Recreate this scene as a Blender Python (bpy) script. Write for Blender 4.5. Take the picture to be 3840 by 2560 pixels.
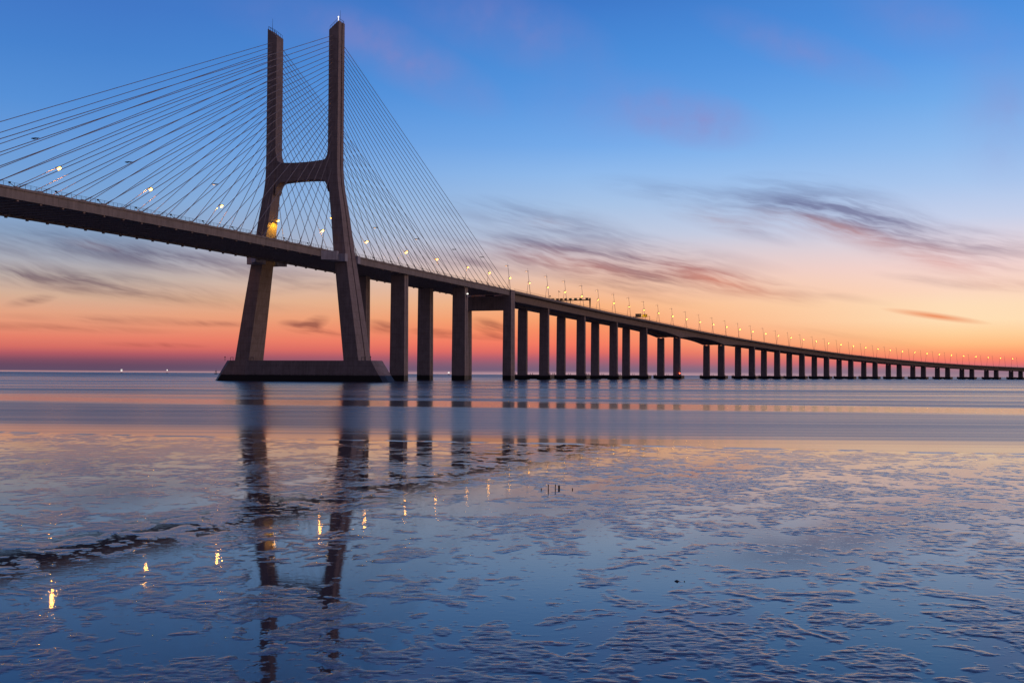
import bpy, bmesh, math, random
import numpy as np
from mathutils import Vector, Matrix

for o in list(bpy.data.objects):
    bpy.data.objects.remove(o)
sc = bpy.context.scene
COL = sc.collection
random.seed(5)

# ------------------------------------------------------------------ camera
F_PX = 4212.6            # focal length in pixels of the 3840 px wide photograph
CAM_H = 3.2414
PITCH = math.atan(123.1 / F_PX)
ROLL = math.atan(0.0058)
cam_data = bpy.data.cameras.new('camera')
cam_data.sensor_width = 36.0
cam_data.lens = F_PX / 3840 * 36.0
cam_data.clip_start = 0.5
cam_data.clip_end = 90000
cam = bpy.data.objects.new('camera', cam_data)
COL.objects.link(cam)
cam.matrix_world = (Matrix.Translation((0, 0, CAM_H)) @ Matrix.Rotation(math.pi / 2 + PITCH, 4, 'X')
                    @ Matrix.Rotation(ROLL, 4, 'Z'))
sc.camera = cam
sc.view_settings.view_transform = 'Standard'
sc.view_settings.look = 'None'
sc.view_settings.exposure = 0
sc.view_settings.gamma = 1
sc.view_settings.use_curve_mapping = False
sc.cycles.max_bounces = 5
sc.cycles.glossy_bounces = 4
sc.cycles.diffuse_bounces = 3
sc.cycles.sample_clamp_indirect = 90.0
sc.cycles.blur_glossy = 0.0


def lin(c, k=1.0):
    out = []
    for v in c:
        v = v / 255.0
        out.append(k * (v / 12.92 if v <= 0.04045 else ((v + 0.055) / 1.055) ** 2.4))
    return tuple(out)


# ------------------------------------------------------------------ node helpers
class NT:
    def __init__(self, tree):
        self.t = tree
        self.n = tree.nodes
        self.l = tree.links

    def _in(self, sock, v):
        if v is None:
            return
        if hasattr(v, 'is_linked') or isinstance(v, bpy.types.NodeSocket):
            self.l.new(v, sock)
        else:
            sock.default_value = v

    def math(self, op, a, b=None, c=None, clamp=False):
        m = self.n.new('ShaderNodeMath')
        m.operation = op
        m.use_clamp = clamp
        self._in(m.inputs[0], a)
        self._in(m.inputs[1], b)
        self._in(m.inputs[2], c)
        return m.outputs[0]

    def vec(self, op, a, b=None, scale=None):
        m = self.n.new('ShaderNodeVectorMath')
        m.operation = op
        self._in(m.inputs[0], a)
        self._in(m.inputs[1], b)
        if scale is not None:
            self._in(m.inputs['Scale'], scale)
        return m.outputs['Value'] if op in ('DOT_PRODUCT', 'LENGTH') else m.outputs[0]

    def comb(self, x, y, z):
        m = self.n.new('ShaderNodeCombineXYZ')
        self._in(m.inputs[0], x)
        self._in(m.inputs[1], y)
        self._in(m.inputs[2], z)
        return m.outputs[0]

    def sep(self, v):
        m = self.n.new('ShaderNodeSeparateXYZ')
        self._in(m.inputs[0], v)
        return m.outputs

    def noise(self, v, scale=1.0, detail=3, rough=0.5, dist=0.0):
        m = self.n.new('ShaderNodeTexNoise')
        self._in(m.inputs['Vector'], v)
        m.inputs['Scale'].default_value = scale
        m.inputs['Detail'].default_value = detail
        m.inputs['Roughness'].default_value = rough
        m.inputs['Distortion'].default_value = dist
        return m.outputs[0]

    def rng(self, v, a, b, c=0.0, d=1.0, smooth=True):
        m = self.n.new('ShaderNodeMapRange')
        m.interpolation_type = 'SMOOTHSTEP' if smooth else 'LINEAR'
        self._in(m.inputs[0], v)
        for i, q in enumerate((a, b, c, d)):
            m.inputs[1 + i].default_value = q
        return m.outputs[0]

    def mix(self, f, a, b, mode='MIX'):
        m = self.n.new('ShaderNodeMix')
        m.data_type = 'RGBA'
        m.blend_type = mode
        self._in(m.inputs[0], f)
        for s, v in ((6, a), (7, b)):
            if isinstance(v, tuple) and len(v) == 3:
                v = v + (1,)
            self._in(m.inputs[s], v)
        return m.outputs[2]

    def ramp(self, f, stops):
        m = self.n.new('ShaderNodeValToRGB')
        self._in(m.inputs[0], f)
        e = m.color_ramp.elements
        while len(e) > 1:
            e.remove(e[-1])
        e[0].position = stops[0][0]
        e[0].color = stops[0][1] + (1,)
        for p, c in stops[1:]:
            q = e.new(p)
            q.color = c + (1,)
        return m.outputs[0]

    def mapping(self, v, loc, rotz, scale):
        m = self.n.new('ShaderNodeMapping')
        m.vector_type = 'TEXTURE'
        self._in(m.inputs[0], v)
        m.inputs[1].default_value = loc
        m.inputs[2].default_value = (0, 0, rotz)
        m.inputs[3].default_value = scale
        return m.outputs[0]


# ------------------------------------------------------------------ sky (world), a function of direction only
world = bpy.data.worlds.new('World')
sc.world = world
world.use_nodes = True
W = NT(world.node_tree)
W.n.clear()
tc = W.n.new('ShaderNodeTexCoord')
dx, dy, dz = W.sep(tc.outputs['Generated'])[:3]
DEG = 180 / math.pi
el = W.math('MULTIPLY', W.math('ARCSINE', dz), DEG)
az = W.math('MULTIPLY', W.math('ARCTAN2', dx, dy), DEG)


def el_at(x, y):
    """elevation, azimuth (degrees) of a spot given on the 2352 px wide proof of the photograph"""
    X = (x * 1.6327 - 1920) / F_PX
    Yy = (1392 + 0.0058 * x * 1.6327 - y * 1.6327) / F_PX
    a = math.atan(X)
    return math.degrees(math.atan(Yy * math.cos(a))), math.degrees(a)


LOW = 22.5
colL = [(853.8, (196, 150, 152)), (850.5, (96, 77, 102)), (838, (104, 74, 98)), (826, (128, 78, 98)), (812, (175, 90, 100)), (798, (212, 109, 100)), (776, (230, 128, 106)),
        (753, (231, 146, 116)), (722, (228, 162, 130)), (682, (214, 175, 150)), (637, (194, 179, 172)), (598, (170, 172, 184)),
        (543, (140, 162, 192)), (450, (118, 162, 214)), (388, (106, 156, 216)), (333, (98, 152, 218)), (238, (80, 141, 215)), (111, (65, 127, 206)),
        (0, (60, 117, 199))]
colC = [(857.4, (190, 150, 160)), (854, (124, 100, 124)), (848, (122, 98, 124)), (838, (140, 98, 120)), (824, (178, 97, 112)), (808, (226, 107, 100)), (790, (246, 122, 98)), (760, (250, 140, 98)),
        (735, (250, 160, 108)), (700, (249, 180, 130)), (650, (240, 193, 165)), (600, (222, 198, 195)), (540, (190, 200, 222)),
        (471, (162, 192, 230)), (400, (140, 184, 236)), (332, (112, 168, 234)), (222, (84, 150, 226)), (111, (68, 136, 216)), (0, (58, 120, 204))]
colR = [(862, (160, 130, 145)), (856, (148, 120, 138)), (846, (168, 120, 134)), (837, (225, 115, 115)), (824, (250, 132, 105)), (808, (255, 160, 112)),
        (790, (255, 188, 130)), (765, (255, 208, 155)), (735, (255, 222, 180)), (700, (254, 221, 185)), (665, (252, 215, 192)), (610, (244, 213, 208)),
        (554, (224, 212, 222)), (499, (198, 208, 234)), (416, (163, 195, 238)), (332, (138, 184, 238)), (222, (108, 168, 234)), (111, (84, 150, 228)),
        (0, (70, 138, 220))]


def stops_of(col, x):
    out = []
    for y, c in col:
        if y < 480:
            c = (c[0] + 6, c[1] + 3, c[2])
        out.append((max(0.0, el_at(x, y)[0]) / LOW, lin(c)))
    out.sort(key=lambda q: q[0])
    out.append((21.5 / LOW, tuple(v * 0.88 for v in out[-1][1])))
    return out


e01 = W.math('DIVIDE', el, LOW, clamp=True)
rl = W.ramp(e01, stops_of(colL, 250))
rc = W.ramp(e01, stops_of(colC, 1350))
rr = W.ramp(e01, stops_of(colR, 2180))
aL, aC, aR = el_at(250, 400)[1], el_at(1350, 400)[1], el_at(2180, 400)[1]
base = W.mix(W.rng(az, aL, aC, smooth=False), rl, rc)
base = W.mix(W.rng(az, aC, aR, smooth=False), base, rr)

# cirrus: streaky noise gathered into individual banks
uv = W.comb(az, el, 0.0)
warp = W.noise(W.mapping(uv, (0, 0, 0), 0.0, (2.2, 1.0, 1)), 0.16, 1, 0.4)
warp2 = W.noise(uv, 0.55, 2, 0.5)
vv = W.math('ADD', W.math('MULTIPLY_ADD', warp, 3.0, -1.5), W.math('MULTIPLY_ADD', warp2, 0.35, -0.175))
suv = W.comb(az, W.math('ADD', el, vv), 0.0)
st = W.mapping(suv, (0, 0, 0), math.radians(-11), (4.6, 0.55, 1))
streak = W.noise(st, 1.0, 4, 0.52)
streak_f = W.noise(W.mapping(suv, (3, 1, 0), math.radians(-14), (1.5, 0.14, 1)), 1.0, 4, 0.6)
tex = W.math('ADD', W.math('MULTIPLY', streak, 0.72), W.math('MULTIPLY', streak_f, 0.28))
banks = [
    # x, y, half length, half width, tilt (deg, down to the right), strength
    (1900, 478, 190, 50, 12, 0.84), (1960, 505, 190, 30, 13, 0.45), (2090, 540, 230, 40, 15, 0.6), (2140, 590, 190, 34, 17, 0.35), (2290, 560, 150, 24, 10, 0.5), (1690, 515, 150, 22, 14, 0.55),
    (1640, 455, 240, 26, 9, 0.45), (1230, 505, 190, 34, 8, 0.62), (1270, 585, 240, 30, 10, 1.0), (1430, 612, 250, 34, 11, 1.15),
    (1640, 632, 200, 24, 15, 1.0), (1390, 655, 190, 14, 12, 0.6), (1480, 560, 260, 20, 11, 0.5), (1080, 600, 160, 22, 5, 0.7),
    (420, 595, 330, 24, 8, 1.1), (120, 640, 330, 22, 4, 1.2), (120, 575, 300, 30, 6, 0.6), (420, 690, 260, 12, 3, 0.35), (70, 690, 44, 9, -12, 0.9),
    (690, 751, 42, 11, 8, 1.35), (722, 742, 30, 13, -22, 1.1), (745, 762, 60, 6, 10, 0.7), (880, 752, 44, 13, 8, 1.2), (1012, 766, 60, 9, 5, 1.1), (1128, 752, 42, 15, 16, 1.4), (1120, 774, 70, 6, 4, 0.9),
    (280, 735, 200, 9, 1, 0.5), (355, 792, 90, 5, 1, 0.6), (110, 752, 220, 8, 1, 0.55), (510, 744, 80, 6, 0, 0.7), (670, 664, 90, 9, -8, 0.35),
    (1880, 672, 130, 9, 10, 0.28), (2130, 645, 100, 9, 10, 0.4), (2310, 655, 110, 10, 5, 0.4), (1930, 770, 150, 7, 8, 0.18), (1450, 742, 60, 6, -6, 0.25),
]
acc = None
for (x, y, a, b, t, s) in banks:
    e_, a_ = el_at(x, y)
    m = W.mapping(uv, (a_, e_, 0), math.radians(-t), (a * 0.0222 * 1.35, b * 0.0222 * 1.5, 1))
    g = W.n.new('ShaderNodeTexGradient')
    g.gradient_type = 'SPHERICAL'
    W.l.new(m, g.inputs[0])
    acc = W.math('MULTIPLY_ADD', g.outputs['Fac'] if 'Fac' in g.outputs else g.outputs[1], s, acc if acc is not None else 0.0)
dens = W.math('MULTIPLY', W.math('MINIMUM', acc, 1.1), W.rng(tex, 0.33, 0.66, 0.1, 1.0))
dens = W.math('MINIMUM', dens, 0.9)
wacc = None
for (x, y, a, b, t, k_) in [(1870, 522, 150, 26, 12, 1.2), (1640, 505, 110, 24, 10, 0.8), (1290, 600, 200, 26, 10, 0.5), (1660, 645, 180, 30, 14, 0.7), (1250, 510, 60, 12, 5, 0.5),
                            (2150, 600, 200, 30, 16, 0.7), (200, 560, 60, 10, 10, 0.5)]:
    e_, a_ = el_at(x, y)
    m = W.mapping(uv, (a_, e_, 0), math.radians(-t), (a * 0.0222 * 1.3, b * 0.0222 * 1.4, 1))
    g = W.n.new('ShaderNodeTexGradient')
    g.gradient_type = 'SPHERICAL'
    W.l.new(m, g.inputs[0])
    wacc = W.math('MULTIPLY_ADD', g.outputs['Fac'] if 'Fac' in g.outputs else g.outputs[1], k_, wacc if wacc is not None else 0.0)
tint = W.mix(W.math('MULTIPLY', wacc, 1.4, clamp=True), (0.38, 0.33, 0.42), (0.72, 0.38, 0.34))
base = W.mix(dens, base, W.mix(1.0, base, tint, 'MULTIPLY'))
pinks = [(940, 140, 190, 46, 24, 0.42), (1160, 50, 220, 60, 18, 0.34), (1590, 272, 140, 44, 10, 0.62), (1840, 108, 190, 34, 22, 0.34),
         (2330, 250, 110, 110, 0, 0.3), (1440, 245, 200, 60, 5, 0.22), (760, 60, 240, 50, 10, 0.2), (2130, 40, 160, 50, 20, 0.25)]
acc = None
for (x, y, a, b, t, s) in pinks:
    e_, a_ = el_at(x, y)
    m = W.mapping(uv, (a_, e_, 0), math.radians(-t), (a * 0.0222 * 1.4, b * 0.0222 * 1.6, 1))
    g = W.n.new('ShaderNodeTexGradient')
    g.gradient_type = 'SPHERICAL'
    W.l.new(m, g.inputs[0])
    acc = W.math('MULTIPLY_ADD', g.outputs['Fac'] if 'Fac' in g.outputs else g.outputs[1], s, acc if acc is not None else 0.0)
soft = W.rng(W.noise(uv, 0.5, 4, 0.55), 0.3, 0.7, 0.55, 1.25)
base = W.mix(W.math('MULTIPLY', acc, W.math('MULTIPLY', soft, 0.8), clamp=True), base, lin((150, 134, 190)))
# ember streak low on the right
e_, a_ = el_at(2150, 726)
m = W.mapping(uv, (a_, e_, 0), math.radians(-9), (2.6, 0.2, 1))
g = W.n.new('ShaderNodeTexGradient')
g.gradient_type = 'SPHERICAL'
W.l.new(m, g.inputs[0])
base = W.mix(W.math('MULTIPLY', g.outputs[1] if len(g.outputs) > 1 else g.outputs[0], 1.1, clamp=True), base, lin((238, 150, 105)))

# upper dome, and the dusk side of the sky behind the camera
up = W.mix(W.rng(el, 18, 75), lin((52, 104, 184)), lin((22, 44, 96)))
front = W.mix(W.rng(el, 17.5, 24), base, up)
rear = W.mix(W.rng(el, -2, 20), lin((112, 92, 98)), lin((84, 84, 108)))
rear = W.mix(W.rng(el, 15, 75), rear, lin((30, 54, 108)))
away = W.math('SUBTRACT', 1.0, W.math('MULTIPLY', W.rng(az, 75, 140, 1, 0), W.rng(az, -80, -30)))
skyc = W.mix(away, front, rear)
side = W.math('MULTIPLY', W.math('MULTIPLY', W.rng(az, 34, 62), W.rng(az, 100, 150, 1, 0)), W.rng(el, 6, 32, 1, 0))
skyc = W.mix(side, skyc, lin((255, 205, 170), 1.25))
bg = W.n.new('ShaderNodeBackground')
W.l.new(skyc, bg.inputs[0])
bg.inputs[1].default_value = 1.0
wo = W.n.new('ShaderNodeOutputWorld')
W.l.new(bg.outputs[0], wo.inputs[0])
world.cycles.sampling_method = 'MANUAL'
world.cycles.sample_map_resolution = 1024


# ------------------------------------------------------------------ materials
def new_mat(name):
    m = bpy.data.materials.new(name)
    m.use_nodes = True
    t = NT(m.node_tree)
    b = m.node_tree.nodes['Principled BSDF']
    return m, t, b


def set_spec(b, v):
    if 'Specular IOR Level' in b.inputs:
        b.inputs['Specular IOR Level'].default_value = v


def concrete(name, col, rough=0.85, tidal=False, lifts=3.0):
    m, t, b = new_mat(name)
    geo = t.n.new('ShaderNodeNewGeometry')
    pos = geo.outputs['Position']
    px, py, pz = t.sep(pos)[:3]
    n1 = t.noise(pos, 0.35, 5, 0.6)
    n2 = t.noise(t.comb(t.math('MULTIPLY', px, 1.6), t.math('MULTIPLY', py, 1.6), t.math('MULTIPLY', pz, 0.09)), 1.0, 4, 0.55)
    n3 = t.noise(pos, 3.0, 4, 0.6)
    v = t.math('ADD', t.math('MULTIPLY', n1, 0.5), t.math('ADD', t.math('MULTIPLY', n2, 0.6), t.math('MULTIPLY', n3, 0.25)))
    k = t.rng(v, 0.42, 0.92, 0.6, 1.28, smooth=False)
    # pour joints
    fr = t.math('FRACT', t.math('DIVIDE', pz, lifts))
    joint = t.math('LESS_THAN', fr, 0.12 / lifts)
    k = t.math('MULTIPLY', k, t.math('SUBTRACT', 1.0, t.math('MULTIPLY', joint, 0.3)))
    c = t.mix(1.0, tuple(col), t.comb(k, k, k), 'MULTIPLY')
    if tidal:
        edge = t.math('ADD', pz, t.math('MULTIPLY', t.noise(pos, 0.8, 3, 0.6), 0.5))
        wet = t.rng(edge, 2.5, 3.1, 1.0, 0.0)
        c = t.mix(wet, c, (0.012, 0.011, 0.013))
        t.l.new(t.rng(wet, 0, 1, rough, 0.5), b.inputs['Roughness'])
    else:
        b.inputs['Roughness'].default_value = rough
    t.l.new(c, b.inputs['Base Color'])
    bump = t.n.new('ShaderNodeBump')
    bump.inputs['Strength'].default_value = 0.3
    bump.inputs['Distance'].default_value = 0.08
    t.l.new(n3, bump.inputs['Height'])
    t.l.new(bump.outputs[0], b.inputs['Normal'])
    set_spec(b, 0.3)
    return m


def metal(name, col, rough=0.5, met=0.0):
    m, t, b = new_mat(name)
    geo = t.n.new('ShaderNodeNewGeometry')
    n = t.noise(geo.outputs['Position'], 2.0, 3, 0.6)
    k = t.rng(n, 0.3, 0.7, 0.8, 1.15)
    t.l.new(t.mix(1.0, tuple(col), t.comb(k, k, k), 'MULTIPLY'), b.inputs['Base Color'])
    b.inputs['Roughness'].default_value = rough
    b.inputs['Metallic'].default_value = met
    return m


def emit(name, col, strength):
    m, t, b = new_mat(name)
    b.inputs['Base Color'].default_value = col + (1,)
    b.inputs['Emission Color'].default_value = col + (1,)
    b.inputs['Emission Strength'].default_value = strength
    return m


M_CONC = concrete('weathered_concrete', (0.31, 0.255, 0.25))
M_PIER = concrete('pier_concrete', (0.31, 0.255, 0.25), tidal=True)
M_DECK = concrete('deck_concrete', (0.30, 0.265, 0.25), lifts=200)
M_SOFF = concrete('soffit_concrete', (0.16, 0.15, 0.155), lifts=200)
M_FAIR = concrete('pale_painted_concrete', (0.46, 0.46, 0.52), lifts=200)
M_ROAD = concrete('asphalt', (0.05, 0.05, 0.052), lifts=400)
M_STEEL = metal('galvanised_steel', (0.55, 0.50, 0.54), 0.6, 0.0)
M_DARK = metal('dark_steel', (0.03, 0.03, 0.035), 0.6)
M_CABLE = metal('cable_sheath', (0.30, 0.27, 0.28), 0.5)
M_POST = metal('lamp_post_paint', (0.30, 0.27, 0.25), 0.5)
M_OLIVE = metal('olive_gantry_paint', (0.13, 0.12, 0.05), 0.6)
M_SIGN = metal('sign_back_metal', (0.22, 0.20, 0.13), 0.6)
M_SIGN_LIT = metal('lamplit_sign_metal', (0.75, 0.50, 0.04), 0.6)  # yellow lamplight on the second board, put into its base colour
M_WOOD = metal('wet_black_timber', (0.015, 0.013, 0.012), 0.5)
M_ROCK = metal('wet_black_rock', (0.015, 0.015, 0.016), 0.45)
M_LAMP = emit('sodium_lamp', (1.0, 0.43, 0.035), 30.0)
M_LAMP_DIM = emit('sodium_lamp_side_glow', (1.0, 0.50, 0.16), 3.0)
M_WHITE = emit('white_lamp', (1.0, 0.96, 0.86), 1.6)
M_RED = emit('red_beacon_lamp', (1.0, 0.09, 0.03), 9.0)
M_GREEN = emit('green_signal_panel', (0.02, 0.30, 0.18), 0.25)


# ------------------------------------------------------------------ mesh helpers
def make_obj(name, bm, mat, parent=None, smooth=False):
    me = bpy.data.meshes.new(name)
    bmesh.ops.recalc_face_normals(bm, faces=bm.faces)
    bm.to_mesh(me)
    bm.free()
    mats = mat if isinstance(mat, (list, tuple)) else [mat]
    for q in mats:
        me.materials.append(q)
    if smooth:
        for p in me.polygons:
            p.use_smooth = True
    o = bpy.data.objects.new(name, me)
    COL.objects.link(o)
    if parent is not None:
        o.parent = parent
    return o


def tag(o, label=None, cat=None, group=None, kind=None):
    if label:
        o['label'] = label
    if cat:
        o['category'] = cat
    if group:
        o['group'] = group
    if kind:
        o['kind'] = kind
    return o


def thing(name, label, cat, loc=(0, 0, 0), rotz=0.0, group=None):
    o = bpy.data.objects.new(name, None)
    o.empty_display_size = 1
    COL.objects.link(o)
    o.location = loc
    o.rotation_euler = (0, 0, rotz)
    return tag(o, label, cat, group)


def loft(bm, rings, caps=True, closed=True):
    """rings: lists of points, same count; closed loops"""
    vs = [[bm.verts.new(p) for p in r] for r in rings]
    n = len(rings[0])
    for a, b in zip(vs[:-1], vs[1:]):
        for i in range(n if closed else n - 1):
            j = (i + 1) % n
            bm.faces.new((a[i], a[j], b[j], b[i]))
    if caps and closed:
        bm.faces.new(vs[0])
        bm.faces.new(list(reversed(vs[-1])))
    return vs


def box(bm, x0, x1, y0, y1, z0, z1):
    loft(bm, [[(x0, y0, z), (x1, y0, z), (x1, y1, z), (x0, y1, z)] for z in (z0, z1)])


def tube(bm, a, b, r, n=8, r2=None):
    a, b = Vector(a), Vector(b)
    d = (b - a).normalized()
    u = d.orthogonal().normalized()
    v = d.cross(u)
    r2 = r if r2 is None else r2
    loft(bm, [[p + (u * math.cos(2 * math.pi * k / n) + v * math.sin(2 * math.pi * k / n)) * q for k in range(n)]
              for p, q in ((a, r), (b, r2))])


# ------------------------------------------------------------------ alignment of the bridge
TX, TY, TH = -83.404, 446.949, 0.360984
C0, C1, C2 = 3.7038e-4, 1.69133e-4, -7.9615e-5


def axis(s):
    """plan position and heading of the centre line at distance s beyond the pylon"""
    if s <= 204.6:
        return TX + s * math.sin(TH), TY + s * math.cos(TH), TH
    n = 40
    t = (np.arange(n) + .5) / n * (s - 204.6)
    u = t / 1000
    th = TH + C0 * t + C1 * t * u + C2 * t * u * u
    X = TX + 204.6 * math.sin(TH) + float(np.sin(th).mean()) * (s - 204.6)
    Y = TY + 204.6 * math.cos(TH) + float(np.cos(th).mean()) * (s - 204.6)
    t = s - 204.6
    u = t / 1000
    return X, Y, TH + C0 * t + C1 * t * u + C2 * t * u * u


def P(s, off, z):
    X, Y, th = axis(s)
    return (X + off * math.cos(th), Y - off * math.sin(th), z)


PX = [-1000, -215, -170, -128, -72, -3, 66, 134, 199, 232, 262, 295, 328, 357, 389, 423, 455, 488, 519, 553, 586, 621, 655, 688, 720,
      753, 786, 820, 851, 884, 916, 949, 980, 1014, 1046, 1080, 1111, 1145, 1177, 1210, 1242, 1276, 1308, 1341, 1374, 1407, 1440, 1700]
PZ = [50.3, 50.35, 50.5, 50.85, 51.2, 51.2, 50.8, 50.4, 50.1, 49.85, 49.5, 49.05, 48.45, 47.9, 47.25, 46.6, 45.9, 45.0, 44.2, 43.05, 41.9, 40.8, 39.7, 38.6,
      37.5, 36.4, 35.2, 34.05, 33.0, 31.9, 30.75, 29.6, 28.45, 27.4, 26.35, 25.35, 24.4, 23.45, 22.6, 21.8, 21.05, 20.3, 19.6, 19.0, 18.45, 17.95, 17.5, 14.5]


def zdeck(s):
    return float(np.interp(s, PX, PZ))


V = [271.76, 340.59, 407.21, 472.39, 549.97, 658.53, 736.75, 802.53, 868.14, 933.78, 999.23, 1064.85, 1130.38, 1196.03, 1261.86, 1327.61, 1393.51, 1459.57]
SIDE = [66.5, 135.6, 196.6]


def rot_frame(s, off=0.0):
    """empty location/rotation whose local x = outward (near side), local y = along the bridge"""
    x, y, z = P(s, off, 0)
    return (x, y, 0), -axis(s)[2]


# ------------------------------------------------------------------ water and mudflat
def grid_noise(x, y, seed):
    xi = np.floor(x).astype(np.int64)
    yi = np.floor(y).astype(np.int64)
    fx = x - xi
    fy = y - yi
    fx = fx * fx * fx * (fx * (fx * 6 - 15) + 10)
    fy = fy * fy * fy * (fy * (fy * 6 - 15) + 10)

    def h(a, b):
        n = (a * 374761393 + b * 668265263 + seed * 1442695041) & 0xffffffff
        n = ((n ^ (n >> 13)) * 1274126177) & 0xffffffff
        n = n ^ (n >> 16)
        return (n & 0xffff) / 65535.0
    return ((h(xi, yi) * (1 - fx) + h(xi + 1, yi) * fx) * (1 - fy) + (h(xi, yi + 1) * (1 - fx) + h(xi + 1, yi + 1) * fx) * fy)


def fbm(x, y, seed, octs=4, gain=0.5):
    s = 0
    a = 1
    t = 0
    c, sn = 0.8, 0.6
    for k in range(octs):
        s = s + a * grid_noise(x, y, seed + k * 17)
        t += a
        a *= gain
        x, y = (c * x - sn * y) * 2.03 + 3.1, (sn * x + c * y) * 2.03 + 1.7
    return s / t


def sstep(v, a, b):
    t = np.clip((v - a) / (b - a), 0, 1)
    return t * t * (3 - 2 * t)


def shore_y(x):
    return 53.5 - 0.27 * x + 1.6 * (fbm(x * 0.09, x * 0 + 2.2, 71, 3) - 0.5) + 0.5 * (fbm(x * 0.8, x * 0 + 9.2, 33, 3) - 0.5)


def mud_height(x, y):
    # banks of worm casts and weed: metre sized, gathered into fields
    wx = x + 1.1 * (fbm(x * 0.7, y * 0.7, 5, 2) - 0.5)
    wy = y + 1.1 * (fbm(x * 0.7, y * 0.7, 9, 2) - 0.5)
    field = fbm(wx * 0.16, wy * 0.13, 21, 3)
    patch = fbm(wx * 1.15, wy * 0.9, 3, 5, 0.58)
    small = fbm(wx * 3.9, wy * 3.1, 14, 3, 0.55)
    left = sstep(-x / np.maximum(y, 1), -0.16, 0.12)
    near = sstep(y, 22, 9.5)
    m = 0.48 * patch + 0.20 * field + 0.32 * small
    d = m - (0.503 + 0.022 * left * sstep(y, 15, 19) * (1 - sstep(y, 30, 36)) + 0.012 * left * sstep(y, 19, 15) - 0.006 * left - 0.012 * near + 0.030 * sstep(y, 26, 46))
    prob = sstep(d, -0.07, 0.08)
    c1 = grid_noise(x * 10 + 4 * small, y * 24 + 3 * patch, 40)
    c2 = grid_noise(x * 30, y * 50, 41)
    c3 = grid_noise(x * 6.5 + 1, y * 7.5, 42)
    rid = 0.42 * c1 + 0.33 * c2 + 0.25 * c3
    cast = sstep(rid + 0.58 * prob, 0.74, 0.90)
    amp = 1.8 - 0.72 * left - 0.35 * sstep(y, 34, 46)
    h = cast * (0.0007 + amp * (0.0026 * (c1 - 0.42) + 0.0021 * (c2 - 0.48) + 0.0008 * prob))
    # a few thicker dark clods
    clod = sstep(c3 * 0.6 + small * 0.6 + 0.25 * prob, 0.80, 0.98) * prob
    h = h + 0.004 * amp * clod
    h = np.maximum(h, 0.0)
    # lip along the water's edge, then down under the river
    e = shore_y(x) - y
    lip = 0.022 * sstep(e, 0.05, 0.3) * (1 - sstep(e, 0.5, 1.1)) * sstep(fbm(x * 1.3, y * 0.5, 55, 2), 0.42, 0.6)
    h = np.maximum(h * sstep(e, 0.3, 2.0), lip) + 0.006
    return np.where(e < 0.05, -0.02, h)


def grid_mesh(blocks):
    vs = []
    fs = []
    off = 0
    for (x0, x1, nx, y0, y1, ny, slope) in blocks:
        v = np.linspace(0, 1, ny + 1)
        u = np.linspace(-1, 1, nx + 1)
        Y = np.repeat((y0 + (y1 - y0) * v)[:, None], nx + 1, 1)
        half = (x1 - x0) / 2
        X = (x0 + x1) / 2 + u[None, :] * half * np.ones((ny + 1, 1))
        Z = mud_height(X, Y)
        vs.append(np.stack([X, Y, Z], -1).reshape(-1, 3))
        i = np.arange(ny)[:, None] * (nx + 1) + np.arange(nx)[None, :]
        f = np.stack([i, i + 1, i + nx + 2, i + nx + 1], -1).reshape(-1, 4) + off
        fs.append(f)
        off += (nx + 1) * (ny + 1)
    return np.concatenate(vs), np.concatenate(fs)


verts, faces = grid_mesh([
    (-9.6, 9.6, 900, 8.0, 16.0, 330, 0),
    (-15.4, 15.4, 960, 16.0, 27.0, 330, 0),
    (-23, 23, 1150, 27.0, 42.0, 420, 0),
    (-36, 36, 1100, 42.0, 64.0, 330, 0)])
me = bpy.data.meshes.new('mudflat')
me.vertices.add(len(verts))
me.vertices.foreach_set('co', verts.astype(np.float32).ravel())
me.loops.add(len(faces) * 4)
me.loops.foreach_set('vertex_index', faces.astype(np.int32).ravel())
me.polygons.add(len(faces))
me.polygons.foreach_set('loop_start', np.arange(len(faces), dtype=np.int32) * 4)
me.polygons.foreach_set('use_smooth', np.ones(len(faces), dtype=bool))
me.update(calc_edges=True)
mud = bpy.data.objects.new('mudflat', me)
COL.objects.link(mud)
tag(mud, kind='structure')

m, t, b = new_mat('wet_mud')
geo = t.n.new('ShaderNodeNewGeometry')
pos = geo.outputs['Position']
px, py, pz = t.sep(pos)[:3]
dry = t.rng(pz, 0.0061, 0.0070)
cn = t.noise(pos, 9.0, 4, 0.6)
mudc = t.mix(t.rng(cn, 0.35, 0.65), (0.06, 0.032, 0.030), (0.31, 0.155, 0.13))
film = (0.085, 0.060, 0.060)
t.l.new(t.mix(dry, film, mudc), b.inputs['Base Color'])
t.l.new(t.rng(dry, 0, 1, 0.022, 0.13, smooth=False), b.inputs['Roughness'])
b.inputs['IOR'].default_value = 1.42
t.l.new(t.rng(dry, 0, 1, 0.5, 0.36, smooth=False), b.inputs['Specular IOR Level'])
rip = t.noise(t.comb(t.math('MULTIPLY', px, 1.0), t.math('MULTIPLY', py, 1.3), 0.0), 5.0, 3, 0.5)
bmp1 = t.n.new('ShaderNodeBump')
bmp1.inputs['Strength'].default_value = 1.0
bmp1.inputs['Distance'].default_value = 1.0
fine = t.noise(t.comb(t.math('MULTIPLY', px, 1.0), t.math('MULTIPLY', py, 0.8), 0.0), 60.0, 3, 0.6)
rip2 = t.noise(t.comb(px, t.math('MULTIPLY', py, 1.6), 0.0), 16.0, 2, 0.5)
hh = t.math('ADD', t.math('ADD', t.math('MULTIPLY', rip, 0.0005), t.math('MULTIPLY', rip2, 0.00022)), t.math('MULTIPLY', t.math('MULTIPLY', fine, dry), 0.0010))
t.l.new(hh, bmp1.inputs['Height'])
t.l.new(bmp1.outputs[0], b.inputs['Normal'])
me.materials.append(m)

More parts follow.
